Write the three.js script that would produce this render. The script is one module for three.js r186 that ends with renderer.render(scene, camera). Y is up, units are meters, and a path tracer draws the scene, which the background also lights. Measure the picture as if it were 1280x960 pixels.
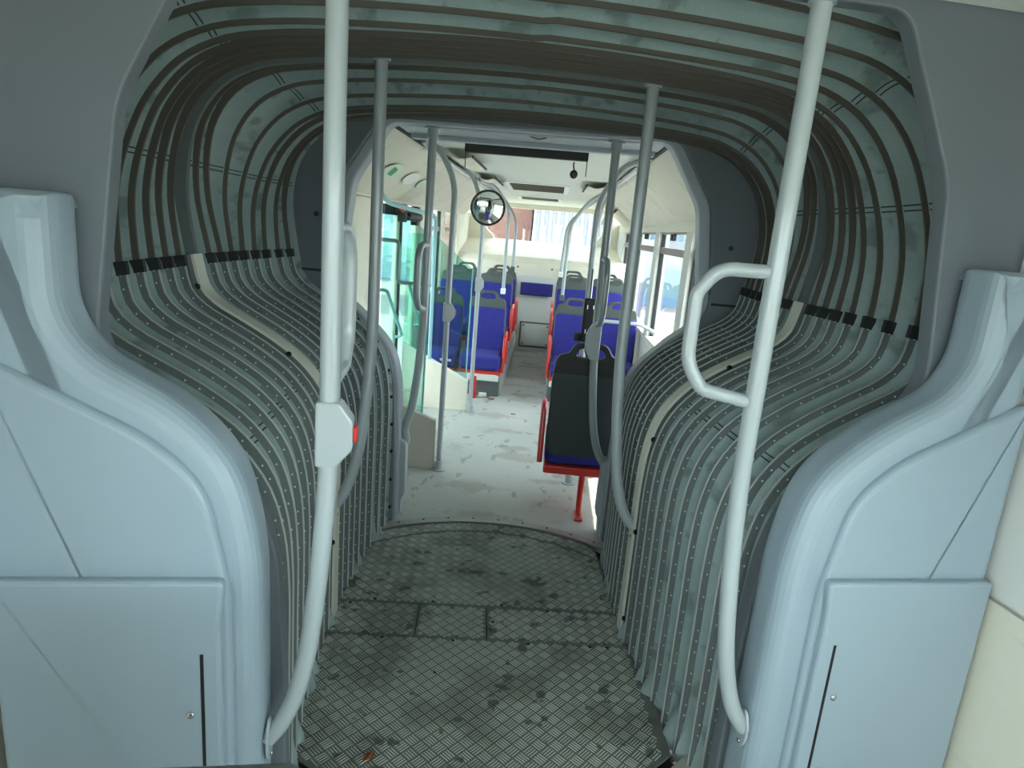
import * as THREE from 'three';
import { RoundedBoxGeometry } from 'three/addons/geometries/RoundedBoxGeometry.js';
import { mergeGeometries, toCreasedNormals } from 'three/addons/utils/BufferGeometryUtils.js';

// ---------------------------------------------------------------- camera, sky, sun, exposure
const scene = new THREE.Scene();
const camera = new THREE.PerspectiveCamera(60.5, 1280 / 960, 0.02, 400);
camera.position.set(0.165, 1.6, 2.45);
camera.setRotationFromMatrix(new THREE.Matrix4().makeBasis(
  new THREE.Vector3(0.99471548, 0.08133539, -0.06265511),
  new THREE.Vector3(-0.09335517, 0.97051043, -0.22224831),
  new THREE.Vector3(0.04273078, 0.22692301, 0.97297483)));
scene.add(camera);

const renderer = new THREE.WebGLRenderer({ antialias: true });
renderer.toneMapping = THREE.LinearToneMapping;
renderer.toneMappingExposure = 1.95;
renderer.shadowMap.enabled = true;

const sunDir = new THREE.Vector3(0.42, 1.0, -0.30).normalize();
scene.background = new THREE.Color().setRGB(0.88, 0.95, 1.0);      // even bright haze
scene.backgroundIntensity = 4.6;
const sun = new THREE.DirectionalLight(0xfff1dc, 9);
sun.position.copy(sunDir).multiplyScalar(30);
sun.castShadow = true;
Object.assign(sun.shadow.camera, { left: -14, right: 14, top: 14, bottom: -14, near: 1, far: 80 });
sun.shadow.mapSize.set(2048, 2048);
scene.add(sun, sun.target);

// ---------------------------------------------------------------- helpers
const V = (x, y, z) => new THREE.Vector3(x, y, z);
let seed = 7;
const rnd = () => { seed = (seed * 1664525 + 1013904223) >>> 0; return seed / 4294967296; };
const rr = (a, b) => a + (b - a) * rnd();
const lerp = (a, b, t) => a + (b - a) * t;
const clamp = (v, a, b) => Math.min(b, Math.max(a, v));
const FA = THREE.MathUtils.degToRad(11.5);   // how far the front half of the bus is turned at the joint
const MA = FA / 2;                           // the middle frame stands at half that angle
const taken = {};
function numbered(n) { const k = (taken[n] = (taken[n] ?? -1) + 1); return k ? n + '_' + String(k).padStart(3, '0') : n; }
function tag(o, label, category, group, kind) {
  o.userData.label = label;
  if (category) o.userData.category = category;
  if (group) o.userData.group = group;
  if (kind) o.userData.kind = kind;
  return o;
}
function thing(name, label, category, pos = [0, 0, 0], turn = 0, group, kind) {
  const g = new THREE.Group(); g.name = numbered(name); g.position.set(...pos); g.rotation.y = turn;
  scene.add(g); return tag(g, label, category, group, kind);
}
function part(name, geo, m, parent, kind, label) {
  const o = new THREE.Mesh(geo, m); o.castShadow = o.receiveShadow = true; o.name = parent ? name : numbered(name);
  if (kind) o.userData.kind = kind;
  if (label) o.userData.label = label;
  (parent || scene).add(o); return o;
}
const rbox = (w, h, d, x = 0, y = 0, z = 0, r = 0.006, seg = 2) =>
  new RoundedBoxGeometry(w, h, d, seg, Math.min(r, w / 2.01, h / 2.01, d / 2.01)).translate(x, y, z);
const between = (x0, x1, y0, y1, z0, z1, r = 0.004) =>
  rbox(Math.abs(x1 - x0), Math.abs(y1 - y0), Math.abs(z1 - z0), (x0 + x1) / 2, (y0 + y1) / 2, (z0 + z1) / 2, r, 1);
const cyl = (r, h, x, y, z, axis = 'y', seg = 24, r2 = r) => {
  const g = new THREE.CylinderGeometry(r2, r, h, seg);
  if (axis === 'x') g.rotateZ(-Math.PI / 2); if (axis === 'z') g.rotateX(Math.PI / 2);
  return g.translate(x, y, z);
};
const merge = (a) => mergeGeometries(a.map((g) => { const q = g.index ? g.toNonIndexed() : g; for (const k of Object.keys(q.attributes)) if (!['position', 'normal', 'uv'].includes(k)) q.deleteAttribute(k); return q; }));
function tube(pts, r, seg = 48, rad = 14, closed = false) {
  const v = pts.map((p) => (p.isVector3 ? p : V(...p)));
  return new THREE.TubeGeometry(new THREE.CatmullRomCurve3(v, closed, 'centripetal'), seg, r, rad, closed);
}
// straight runs with rounded corners
function pipe(pts, r, fillet = 0.08, rad = 14) {
  const v = pts.map((p) => V(...p)), c = new THREE.CurvePath();
  let at = v[0];
  for (let i = 1; i < v.length; i++) {
    if (i === v.length - 1) { c.add(new THREE.LineCurve3(at, v[i])); break; }
    const a = v[i].clone().sub(at).normalize(), b = v[i + 1].clone().sub(v[i]).normalize();
    const f = Math.min(fillet, v[i].distanceTo(at) * 0.49, v[i + 1].distanceTo(v[i]) * 0.49);
    const p = v[i].clone().addScaledVector(a, -f), q = v[i].clone().addScaledVector(b, f);
    c.add(new THREE.LineCurve3(at, p)); c.add(new THREE.QuadraticBezierCurve3(p, v[i], q)); at = q;
  }
  const dense = [];
  for (const k of c.curves) { const n = k.isLineCurve3 ? 2 : 10; for (let i = 0; i < n; i++) dense.push(k.getPoint(i / n)); }
  dense.push(v[v.length - 1]);
  return sweep(dense, r, rad);
}
function sweep(P, r, rad = 14) {       // round bar through dense points, ends closed
  const pos = [], uv = [], idx = []; let nrm = null, len = 0;
  const n = P.length;
  for (let i = 0; i < n; i++) {
    const t = P[Math.min(i + 1, n - 1)].clone().sub(P[Math.max(i - 1, 0)]).normalize();
    if (!nrm) nrm = Math.abs(t.y) > 0.9 ? V(1, 0, 0) : V(0, 1, 0);
    nrm = nrm.clone().addScaledVector(t, -nrm.dot(t)).normalize();
    const b = t.clone().cross(nrm);
    if (i) len += P[i].distanceTo(P[i - 1]);
    for (let k = 0; k <= rad; k++) {
      const a = k / rad * Math.PI * 2, q = P[i].clone().addScaledVector(nrm, Math.cos(a) * r).addScaledVector(b, Math.sin(a) * r);
      pos.push(q.x, q.y, q.z); uv.push(k / rad * r * 6.28, len);
    }
  }
  for (let i = 0; i < n - 1; i++) for (let k = 0; k < rad; k++) {
    const a = i * (rad + 1) + k, d = a + rad + 1; idx.push(a, a + 1, d, a + 1, d + 1, d);
  }
  for (const [row, flip] of [[0, 0], [n - 1, 1]]) {
    const c0 = pos.length / 3; pos.push(P[row].x, P[row].y, P[row].z); uv.push(0, 0);
    for (let k = 0; k < rad; k++) { const a = row * (rad + 1) + k; flip ? idx.push(c0, a, a + 1) : idx.push(c0, a + 1, a); }
  }
  const g = new THREE.BufferGeometry();
  g.setAttribute('position', new THREE.Float32BufferAttribute(pos, 3)); g.setAttribute('uv', new THREE.Float32BufferAttribute(uv, 2)); g.setIndex(idx);
  return toCreasedNormals(g, 0.9);
}
function grid(rows, cols, f, closedCols = false, crease = 0.6) {   // surface from f(i, j) -> [x, y, z, u, v]
  const pos = [], uv = [], idx = [];
  for (let i = 0; i < rows; i++) for (let j = 0; j < cols; j++) { const p = f(i, j); pos.push(p[0], p[1], p[2]); uv.push(p[3] ?? i, p[4] ?? j); }
  for (let i = 0; i < rows - 1; i++) for (let j = 0; j < cols - 1 + (closedCols ? 1 : 0); j++) {
    const a = i * cols + j, b = i * cols + (j + 1) % cols; idx.push(a, b, a + cols, b, b + cols, a + cols);
  }
  const g = new THREE.BufferGeometry();
  g.setAttribute('position', new THREE.Float32BufferAttribute(pos, 3)); g.setAttribute('uv', new THREE.Float32BufferAttribute(uv, 2)); g.setIndex(idx);
  return crease ? toCreasedNormals(g, crease) : (g.computeVertexNormals(), g);
}
function shape(pts) { const s = new THREE.Shape(); pts.forEach(([x, y], i) => (i ? s.lineTo(x, y) : s.moveTo(x, y))); s.closePath(); return s; }
function roundedShape(pts, rad) {       // polygon with rounded corners; pts may carry their own radius as third entry
  const s = new THREE.Shape(), n = pts.length;
  for (let i = 0; i < n; i++) {
    const p = new THREE.Vector2(pts[i][0], pts[i][1]), a = new THREE.Vector2(...pts[(i + n - 1) % n]), b = new THREE.Vector2(...pts[(i + 1) % n]);
    const r = Math.min(pts[i][2] ?? rad, p.distanceTo(a) * 0.49, p.distanceTo(b) * 0.49);
    const q0 = p.clone().add(a.sub(p).setLength(r)), q1 = p.clone().add(b.sub(p).setLength(r));
    if (r < 0.003) { i ? s.lineTo(p.x, p.y) : s.moveTo(p.x, p.y); continue; }
    i ? s.lineTo(q0.x, q0.y) : s.moveTo(q0.x, q0.y);
    s.quadraticCurveTo(p.x, p.y, q1.x, q1.y);
  }
  s.closePath(); return s;
}
const extrude = (s, depth, bevel = 0.004, seg = 2, curve = 8) => {
  const g = new THREE.ExtrudeGeometry(s, { depth: Math.max(depth - 2 * bevel, 0.0005), bevelEnabled: bevel > 0, bevelThickness: bevel, bevelSize: bevel, bevelOffset: -bevel, bevelSegments: seg, curveSegments: curve });
  return g.translate(0, 0, bevel);
};

// ---------------------------------------------------------------- procedural textures
function hash(x, y, s) { let h = (x * 374761393 + y * 668265263 + s * 1442695041) | 0; h = Math.imul(h ^ (h >>> 13), 1274126177); return ((h ^ (h >>> 16)) >>> 0) / 4294967296; }
function vnoise(x, y, p, s) {
  const x0 = Math.floor(x), y0 = Math.floor(y), fx = x - x0, fy = y - y0, u = fx * fx * (3 - 2 * fx), w = fy * fy * (3 - 2 * fy);
  const m = (a) => ((a % p) + p) % p;
  return lerp(lerp(hash(m(x0), m(y0), s), hash(m(x0 + 1), m(y0), s), u), lerp(hash(m(x0), m(y0 + 1), s), hash(m(x0 + 1), m(y0 + 1), s), u), w);
}
function fbm(u, v, p, s, oct = 4) { let a = 0, k = 0.5, t = 0; for (let o = 0; o < oct; o++) { a += k * vnoise(u * p, v * p, p, s + o); t += k; k *= 0.55; p *= 2; } return a / t; }
function tex(size, f, srgb = true, rep = 1) {     // f(u, v) -> [r, g, b] 0..1
  const d = new Uint8Array(size * size * 4);
  for (let j = 0; j < size; j++) for (let i = 0; i < size; i++) {
    const c = f(i / size, j / size), k = (j * size + i) * 4;
    d[k] = clamp(c[0], 0, 1) * 255; d[k + 1] = clamp(c[1], 0, 1) * 255; d[k + 2] = clamp(c[2], 0, 1) * 255; d[k + 3] = 255;
  }
  const t = new THREE.DataTexture(d, size, size); t.wrapS = t.wrapT = THREE.RepeatWrapping; t.magFilter = THREE.LinearFilter; t.minFilter = THREE.LinearMipmapLinearFilter; t.generateMipmaps = true;
  t.colorSpace = srgb ? THREE.SRGBColorSpace : THREE.NoColorSpace; t.repeat.set(rep, rep); t.needsUpdate = true; return t;
}
const hex = (h) => [(h >> 16 & 255) / 255, (h >> 8 & 255) / 255, (h & 255) / 255];
const mixc = (a, b, t) => [lerp(a[0], b[0], t), lerp(a[1], b[1], t), lerp(a[2], b[2], t)];
const sstep = (a, b, x) => { const t = clamp((x - a) / (b - a), 0, 1); return t * t * (3 - 2 * t); };

const fabricTex = tex(512, (u, v) => {
  let c = mixc(hex(0x84989a), hex(0x9aacac), fbm(u, v, 6, 11));
  c = mixc(c, hex(0x626e6e), 0.6 * sstep(0.58, 0.74, fbm(u, v, 9, 31)));
  c = mixc(c, hex(0x99a6a0), 0.35 * sstep(0.66, 0.78, fbm(u, v, 24, 57, 2)));
  const sp = hash(Math.floor(u * 512), Math.floor(v * 512), 5); return c.map((q) => q + (sp - 0.5) * 0.05);
}, true, 1.4);
const weave = tex(256, (u, v) => { const q = 0.5 + 0.25 * Math.sin(u * 256 * 0.7854) + 0.25 * Math.sin(v * 256 * 0.7854); return [q, q, q]; }, false, 6);
const plateTex = tex(1024, (u, v) => {
  let c = mixc(hex(0x5f6560), hex(0x767c77), fbm(u, v, 8, 3));
  c = mixc(c, hex(0x53574f), 0.7 * sstep(0.5, 0.72, fbm(u, v, 7, 21)));
  c = mixc(c, hex(0x3a3c37), 0.6 * sstep(0.70, 0.77, fbm(u, v, 22, 77, 3)));
  c = mixc(c, hex(0x8f8c74), 0.3 * sstep(0.64, 0.8, fbm(u, v, 12, 91)));
  const sp = hash(Math.floor(u * 1024), Math.floor(v * 1024), 9); return c.map((q) => q + (sp - 0.5) * 0.08);
}, true, 0.8);
const treadTex = tex(1024, (u, v) => {
  let c = mixc(hex(0xb4bab3), hex(0xcbd0c9), fbm(u, v, 8, 3));
  c = mixc(c, hex(0x878c84), 0.55 * sstep(0.5, 0.72, fbm(u, v, 7, 21)));
  c = mixc(c, hex(0x4a4c46), 0.7 * sstep(0.68, 0.75, fbm(u, v, 22, 77, 3)));
  const sp = hash(Math.floor(u * 1024), Math.floor(v * 1024), 19); return c.map((q) => q + (sp - 0.5) * 0.08);
}, true, 0.8);
const plateRough = tex(512, (u, v) => { const q = 0.42 + 0.4 * fbm(u, v, 10, 43); return [q, q, q]; }, false, 0.8);
const vinylTex = tex(1024, (u, v) => {
  let c = mixc(hex(0xa1a5a3), hex(0xb1b4b2), fbm(u, v, 5, 13));
  c = mixc(c, hex(0x8f8a84), 0.6 * sstep(0.54, 0.72, fbm(u, v, 8, 61)));
  c = mixc(c, hex(0x77736c), 0.5 * sstep(0.67, 0.76, fbm(u, v * 0.5, 26, 7, 3)));
  const sp = hash(Math.floor(u * 1024), Math.floor(v * 1024), 15); return c.map((q) => q + (sp - 0.5) * 0.07);
}, true, 0.6);
const moqTex = tex(512, (u, v) => {
  const n = fbm(u, v, 32, 17, 3), sp = hash(Math.floor(u * 512), Math.floor(v * 512), 3);
  let c = mixc(hex(0x262678), hex(0x34348c), n);
  if (hash(Math.floor(u * 90), Math.floor(v * 90), 8) > 0.965) c = mixc(c, hex(0x55408c), 0.6);
  return c.map((q) => q + (sp - 0.5) * 0.06);
}, true, 3);
const creamTex = tex(512, (u, v) => { const n = fbm(u, v, 5, 71); return mixc(mixc(hex(0xd6d3c3), hex(0xdedbcd), n), hex(0xbdb7a2), 0.4 * sstep(0.62, 0.78, fbm(u, v, 14, 29))); }, true, 0.7);

const M = (o) => new THREE.MeshStandardMaterial({ roughness: 0.6, ...o });
const mat = {
  pole: new THREE.MeshPhysicalMaterial({ color: 0x9ca6aa, roughness: 0.3, clearcoat: 0.6, clearcoatRoughness: 0.15 }),
  poleWhite: new THREE.MeshPhysicalMaterial({ color: 0xa6b0b4, roughness: 0.3, clearcoat: 0.7, clearcoatRoughness: 0.12 }),
  trim: M({ color: 0xa4aeb6, roughness: 0.42 }),
  pod: new THREE.MeshPhysicalMaterial({ color: 0x93a3af, roughness: 0.4, clearcoat: 0.2, clearcoatRoughness: 0.4 }),
  frameDark: M({ color: 0x666e75, roughness: 0.55 }),
  rubber: M({ color: 0x24272a, roughness: 0.75 }),
  black: M({ color: 0x121316, roughness: 0.55 }),
  bolt: M({ color: 0x1c1d1f, roughness: 0.35, metalness: 0.6 }),
  screw: M({ color: 0xb8bcc0, roughness: 0.25, metalness: 0.9 }),
  alu: M({ color: 0xbcc2bf, roughness: 0.36, metalness: 0.3 }),
  aluBand: M({ color: 0xd0d1c6, roughness: 0.5, metalness: 0.15 }),
  fin: M({ color: 0x626c6c, roughness: 0.75 }),
  rivet: M({ color: 0xcdd2cf, roughness: 0.4 }),
  stitch: M({ color: 0x39403f, roughness: 0.9 }),
  piping: M({ color: 0x57544d, roughness: 0.8 }),
  fabric: M({ map: fabricTex, roughness: 0.72, bumpMap: weave, bumpScale: 0.0006, side: THREE.DoubleSide }),
  plate: M({ map: plateTex, roughnessMap: plateRough, roughness: 1, metalness: 0.05 }),
  tread: M({ map: treadTex, roughness: 0.5, metalness: 0.0 }),
  vinyl: M({ map: vinylTex, roughness: 0.62 }),
  threshold: M({ color: 0x9b9e9c, roughness: 0.4, metalness: 0.6 }),
  under: M({ color: 0x1d1d1c, roughness: 0.95 }),
  cream: M({ map: creamTex, roughness: 0.5 }),
  creamDark: M({ color: 0xb9ad98, roughness: 0.6 }),
  beige: M({ color: 0xb7b3a9, roughness: 0.6 }),
  whitePanel: M({ color: 0xcdd2cf, roughness: 0.5 }),
  ceiling: M({ color: 0xcfd4cf, roughness: 0.6 }),
  moquette: M({ map: moqTex, roughness: 0.95 }),
  shell: M({ color: 0x30383b, roughness: 0.45 }),
  shellTop: M({ color: 0x1a1c1e, roughness: 0.5 }),
  shellGrey: M({ color: 0x4e5552, roughness: 0.55 }),
  red: new THREE.MeshPhysicalMaterial({ color: 0xc4281f, roughness: 0.35, clearcoat: 0.4, clearcoatRoughness: 0.3 }),
  redButton: M({ color: 0xd42b22, roughness: 0.3 }),
  podium: M({ color: 0x5b6062, roughness: 0.75 }),
  podiumSide: M({ color: 0x9a9d9b, roughness: 0.75 }),
  glass: new THREE.MeshPhysicalMaterial({ color: 0xf6fbfa, roughness: 0.0, transmission: 1, thickness: 0, ior: 1.5 }),
  teal: new THREE.MeshPhysicalMaterial({ color: 0xd6efe9, roughness: 0.0, transmission: 1, thickness: 0, ior: 1.5 }),
  glassEdge: new THREE.MeshPhysicalMaterial({ color: 0x7cbcb4, roughness: 0.2 }),
  blueRail: M({ color: 0x8fb9c2, roughness: 0.35 }),
  mirror: M({ color: 0xe8ecec, roughness: 0.03, metalness: 1 }),
  grille: M({ color: 0x68645b, roughness: 0.8 }),
  white: M({ color: 0xe2e5e2, roughness: 0.5 }),
  winFrame: M({ color: 0xd2d3cf, roughness: 0.5 }),
  transom: M({ color: 0x8e7f7c, roughness: 0.5 }),
  sticker: M({ color: 0xcfe0cc, roughness: 0.4 }),
  green: M({ color: 0x5fa063, roughness: 0.4 }),
  leaf: M({ color: 0x8a4a24, roughness: 0.8, side: THREE.DoubleSide }),
  leafDark: M({ color: 0x3a2f22, roughness: 0.9, side: THREE.DoubleSide }),
  concrete: M({ color: 0x8c8a84, roughness: 0.9 }),
  corrugated: M({ color: 0x8d9099, roughness: 0.7 }),
  brick: M({ color: 0x6d4f48, roughness: 0.9 }),
  facadeBlue: M({ color: 0x4a7ea6, roughness: 0.7 }),
  facadePale: M({ color: 0x7391a0, roughness: 0.7 }),
  facadeDark: M({ color: 0x335874, roughness: 0.4 }),
  paper: M({ color: 0xd8d8d0, roughness: 0.8 }),
};

// ================================================================ THE JOINT: bellows between the two halves
// right half of the hoop outline (local x, y), bottom to ceiling middle
const HALF = [[0.585, -0.04], [0.585, 0.20], [0.585, 0.45], [0.586, 0.68], [0.598, 0.82], [0.632, 0.94], [0.70, 1.04], [0.80, 1.122], [0.91, 1.19], [1.0, 1.245], [1.05, 1.30], [1.072, 1.38],
  [1.09, 1.48], [1.108, 1.62], [1.10, 1.76], [1.062, 1.90], [0.98, 2.015], [0.86, 2.085], [0.70, 2.118], [0.48, 2.138], [0.24, 2.15], [0, 2.154]];
const FULL = [...HALF.map(([x, y]) => [-x, y]), ...HALF.slice(0, -1).reverse()];
const pathCurve = new THREE.CatmullRomCurve3(FULL.map(([x, y]) => V(x, y, 0)), false, 'centripetal');
pathCurve.arcLengthDivisions = 600;
const PATH_LEN = pathCurve.getLength(), NS = 171;
const PATH = Array.from({ length: NS }, (_, i) => {
  const u = i / (NS - 1), p = pathCurve.getPointAt(u), t = pathCurve.getTangentAt(u);
  return { x: p.x, y: p.y, nx: -t.y, ny: t.x, u: u * PATH_LEN };      // (nx, ny) points out of the passage
});
const SPLIT = 1.37;                                  // sleeves join the stiff lower rails to the cloth above
const iSleeve = PATH.findIndex((p) => p.y > SPLIT), jSleeve = NS - 1 - iSleeve;
const angleAt = (d) => (d > 0 ? MA + (FA - MA) * Math.min(d / 0.88, 1) : MA * clamp((d + 0.85) / 0.85, 0, 1));
// the same hoop lies at another distance overhead (cloth bunched there) than low down
const LOW = [-0.86, -0.765, -0.66, -0.555, -0.46, -0.37, -0.285, -0.205, -0.12, 0.0, 0.10, 0.185, 0.275, 0.37, 0.47, 0.575, 0.685, 0.785, 0.86, 0.93];
const TOP = [-0.86, -0.82, -0.77, -0.71, -0.63, -0.49, -0.30, -0.13, -0.065, -0.012, 0.04, 0.09, 0.14, 0.20, 0.27, 0.37, 0.49, 0.63, 0.78, 0.93];
const MIDHOOP = 9, HOOPS = LOW.length;
const wob = Array.from({ length: HOOPS }, () => [rr(-1, 1), rr(-1, 1), rr(0, 6.28)]);
function hoopD(h, p) {
  const t = sstep(1.30, 2.10, p.y), side = p.x < 0 ? wob[h][0] : wob[h][1];
  const free = h === 0 || h === HOOPS - 1 || h === MIDHOOP ? 0 : 1;
  return lerp(LOW[h], TOP[h], t) + free * (0.010 * side * (0.3 + t) + 0.008 * t * Math.sin(p.x * 3 + wob[h][2]));
}
function place(h0, h1, f, p, out, extra = 0) {       // a point between hoops h0 and h1, f along, pushed out of the passage
  const d = lerp(hoopD(h0, p), hoopD(h1, p), f) + extra, a = angleAt(d);
  const wide = lerp(1.03, 1.07, clamp((d + 0.85) / 1.75, 0, 1));
  const x = (p.x + p.nx * out) * wide, y = p.y + p.ny * out + 0.055 * sstep(0.3, 0.93, d) * sstep(1.6, 2.05, p.y) - 0.05 * (1 - sstep(-0.8, -0.15, d)) * sstep(1.6, 2.05, p.y);
  return [x * Math.cos(a) + d * Math.sin(a), y, -x * Math.sin(a) + d * Math.cos(a)];
}
const SEAMS = [0.98, 1.72].flatMap((y) => { const i = PATH.findIndex((p) => p.y > y); return [i, NS - 2 - i]; }).concat([Math.round(NS * 0.36), Math.round(NS * 0.64)]);
const bellows = thing('gangway_bellows', 'grey green folding bellows with ribbed side walls around the bus joint', 'bellows', [0, 0, 0]);
for (let h = 0; h < HOOPS - 1; h++) {               // the cloth between each pair of hoops
  const ph = rr(0, 6.28);
  const g = grid(NS, 9, (i, j) => {
    const p = PATH[i], f = j / 8, gap = Math.abs(hoopD(h + 1, p) - hoopD(h, p));
    const U = [0, 0.55, 0.88, 1, 1, 1, 0.88, 0.55, 0][j];
    const low = -sstep(0.16, -0.02, p.y) * 0.055 * (0.45 + 0.55 * Math.sin(ph + f * 4));   // crumpled at the hem
    const depth = (p.y > 1.4 ? 0.040 : 0.028) - 0.012 * sstep(0.03, 0.10, gap) + (p.y > 1.4 ? 0.006 * Math.sin(p.u * 5 + ph) : 0);
    const q = place(h, h + 1, f, p, depth * U - (j === 0 || j === 8 ? 0.004 : 0) + low * U, 0);
    return [...q, p.u, f * Math.max(gap, 0.05) + h * 0.37];
  }, false, 0.7);
  const cloth = part('fabric_fold', g, mat.fabric, bellows);
  for (const k of SEAMS) {                            // double rows of stitching where the cloth is pieced
    const lines = [0, 1].map((e) => grid(2, 9, (i, j) => {
      const p0 = PATH[k], p1 = PATH[k + 1], w = e * 0.4 + i * 0.12, p = { x: lerp(p0.x, p1.x, w), y: lerp(p0.y, p1.y, w), nx: p0.nx, ny: p0.ny, u: p0.u };
      const gap = Math.abs(hoopD(h + 1, p) - hoopD(h, p)), U = [0, 0.55, 0.88, 1, 1, 1, 0.88, 0.55, 0][j];
      const depth = (p.y > 1.4 ? 0.040 : 0.028) - 0.012 * sstep(0.03, 0.10, gap) + (p.y > 1.4 ? 0.006 * Math.sin(p.u * 5 + ph) : 0);
      return [...place(h, h + 1, j / 8, p, depth * U - 0.0025), i, j];
    }, false, 0));
    part('stitched_seam', merge(lines), mat.stitch, cloth);
  }
}
function railRing(h, i0, i1, n0, n1, w, off = 0) {   // bar of n0..n1 depth and w width along the hoop outline
  const c = [[n0, -w / 2], [n1, -w / 2], [n1, w / 2], [n0, w / 2]];
  const rows = i1 - i0 + 1;
  const side = grid(rows, 4, (i, j) => { const p = PATH[i0 + i]; return [...place(h, h, 0, p, c[j][0], c[j][1] + off), p.u, j * 0.02]; }, true, 0.5);
  const cap = (i, flip) => { const q = c.map(([n, z]) => place(h, h, 0, PATH[i], n, z + off)); return grid(2, 2, (a, b) => [...q[a ? (b ? 2 : 3) : (b ? 1 : 0)], a, b], false, 0.5); };
  return merge([side, cap(i0), cap(i1)]);
}
const rivetGeo = new THREE.SphereGeometry(0.0031, 6, 4);
for (let h = 1; h < HOOPS - 1; h++) {
  const mid = h === MIDHOOP;
  for (const [a, b] of [[0, iSleeve + 1], [jSleeve - 1, NS - 1]]) {
    if (mid) {
      part('middle_frame_band', railRing(h, a, b, -0.022, 0.03, 0.064), mat.aluBand, bellows, undefined, 'broad pale metal band of the middle frame');
      part('clamp_strip', railRing(h, a, b, -0.012, 0.03, 0.03, 0.045), mat.fin, bellows);
      for (let i = a + 10; i < b; i += 10) {
        const q = place(h, h, 0, PATH[i], -0.014, 0.047);
        part('bolt_head', new THREE.SphereGeometry(0.011, 12, 8).translate(...q), mat.bolt, bellows);
      }
      continue;
    }
    part('clamp_strip', railRing(h, a, b, -0.0165, 0.012, 0.010), mat.fin, bellows);
    part('edge_trim', railRing(h, a, b, -0.0205, -0.015, 0.0045, -0.002), mat.alu, bellows, undefined, 'bright metal edge of a fold');
    const rv = [];
    for (let u = 0.03; u < 1; u += 0.034) {
      const i = clamp(Math.round(lerp(a, b, u)), a, b); rv.push(rivetGeo.clone().translate(...place(h, h, 0, PATH[i], -0.006, 0.0058)));
    }
    part('rivets', merge(rv), mat.rivet, bellows, 'stuff');
    const s = a === 0 ? [iSleeve, iSleeve + 1] : [jSleeve - 1, jSleeve];
    part('rubber_sleeve', railRing(h, s[0], s[1], -0.025, 0.02, 0.017), mat.rubber, bellows);
  }
  part('seam_piping', railRing(h, iSleeve, jSleeve, mid ? -0.02 : -0.014, 0.02, mid ? 0.02 : 0.008), mid ? mat.fin : mat.piping, bellows);
}

// ================================================================ frames at both ends of the bellows
const OPEN = (dx = 0, top = 2.085, up = 0) => [[0.565 + dx, -0.05], [0.573 + dx, 0.5], [0.588 + dx, 0.8, 0.1], [0.635 + dx, 0.955, 0.1], [0.80 + dx * 0.8, 1.125, 0.1], [0.905 + dx * 0.7, 1.205, 0.1], [0.958 + dx - up, 1.305, 0.06], [0.895 + dx - up, 1.79 - up * 0.3, 0.05], [0.715 + dx * 0.7 - up, top - 0.012, 0.05]];
function frameShape(dx, top, ow = 1.26, oh = 2.36, up = 0) {
  const r = OPEN(dx, top, up), l = r.slice().reverse().map(([x, y, k]) => [-x, y, k]);
  // one outline: outer rectangle, then along the opening (open at the floor)
  return roundedShape([[ow, -0.06, 0.001], [ow, oh, 0.001], [-ow, oh, 0.001], [-ow, -0.06, 0.001], ...[...l].reverse().map(([x, y, k]) => [x, y, k ?? 0.001]), ...[...r].reverse().map(([x, y, k]) => [x, y, k ?? 0.001])], 0.05);
}
const rearFrame = thing('trim_3', 'dark grey moulded portal between the bellows and the seating area', 'portal', [0, 0, -0.86], 0, undefined, 'structure');
part('frame_panel', extrude(frameShape(0.008, 2.085), 0.05, 0.006, 2, 10).translate(0, 0, -0.05), mat.frameDark, rearFrame);
part('inner_trim', extrude(frameShape(-0.004, 2.078, 1.26, 2.36, 0.035), 0.11, 0.012, 3, 10).translate(0, 0, -0.162), mat.trim, rearFrame, undefined, 'pale grey inner lining of the frame');
for (const s of [-1, 1]) {
  // ring of black bolts along the lower shoulder
  const pts = [[0.590, 0.08], [0.592, 0.24], [0.594, 0.40], [0.597, 0.55], [0.606, 0.70], [0.626, 0.84], [0.69, 0.985], [0.795, 1.092], [0.905, 1.165]];
  for (const [x, y] of pts) part('bolt_head', cyl(0.010, 0.012, s * x, y, 0.004, 'z', 14, 0.008), mat.bolt, rearFrame);
  part('panel_joint', between(s * 0.965, s * 1.15, 1.318, 1.330, -0.004, 0.004, 0.002), mat.rubber, rearFrame);
  part('cover_stud', cyl(0.012, 0.01, s * 1.02, 1.60, 0.004, 'z', 14), mat.rubber, rearFrame);
  part('foot_skirt', extrude(roundedShape([[s * 0.552, 0.0], [s * 0.548, 0.09], [s * 0.53, 0.13], [s * 0.535, 0.42], [s * 0.60, 0.46], [s * 0.60, 0.0]], 0.015), 0.07, 0.006).translate(0, 0, -0.15), mat.trim, rearFrame);
}
const frontFrame = thing('trim_4', 'dark grey moulded portal between the bellows and the front half', 'portal', [0, 0, 0], FA, undefined, 'structure');
{
  const fs = frameShape(0.03, 2.16);
  part('frame_panel', extrude(fs, 0.05, 0.006, 2, 10).translate(0, 0, 0.895), mat.frameDark, frontFrame);
}
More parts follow.
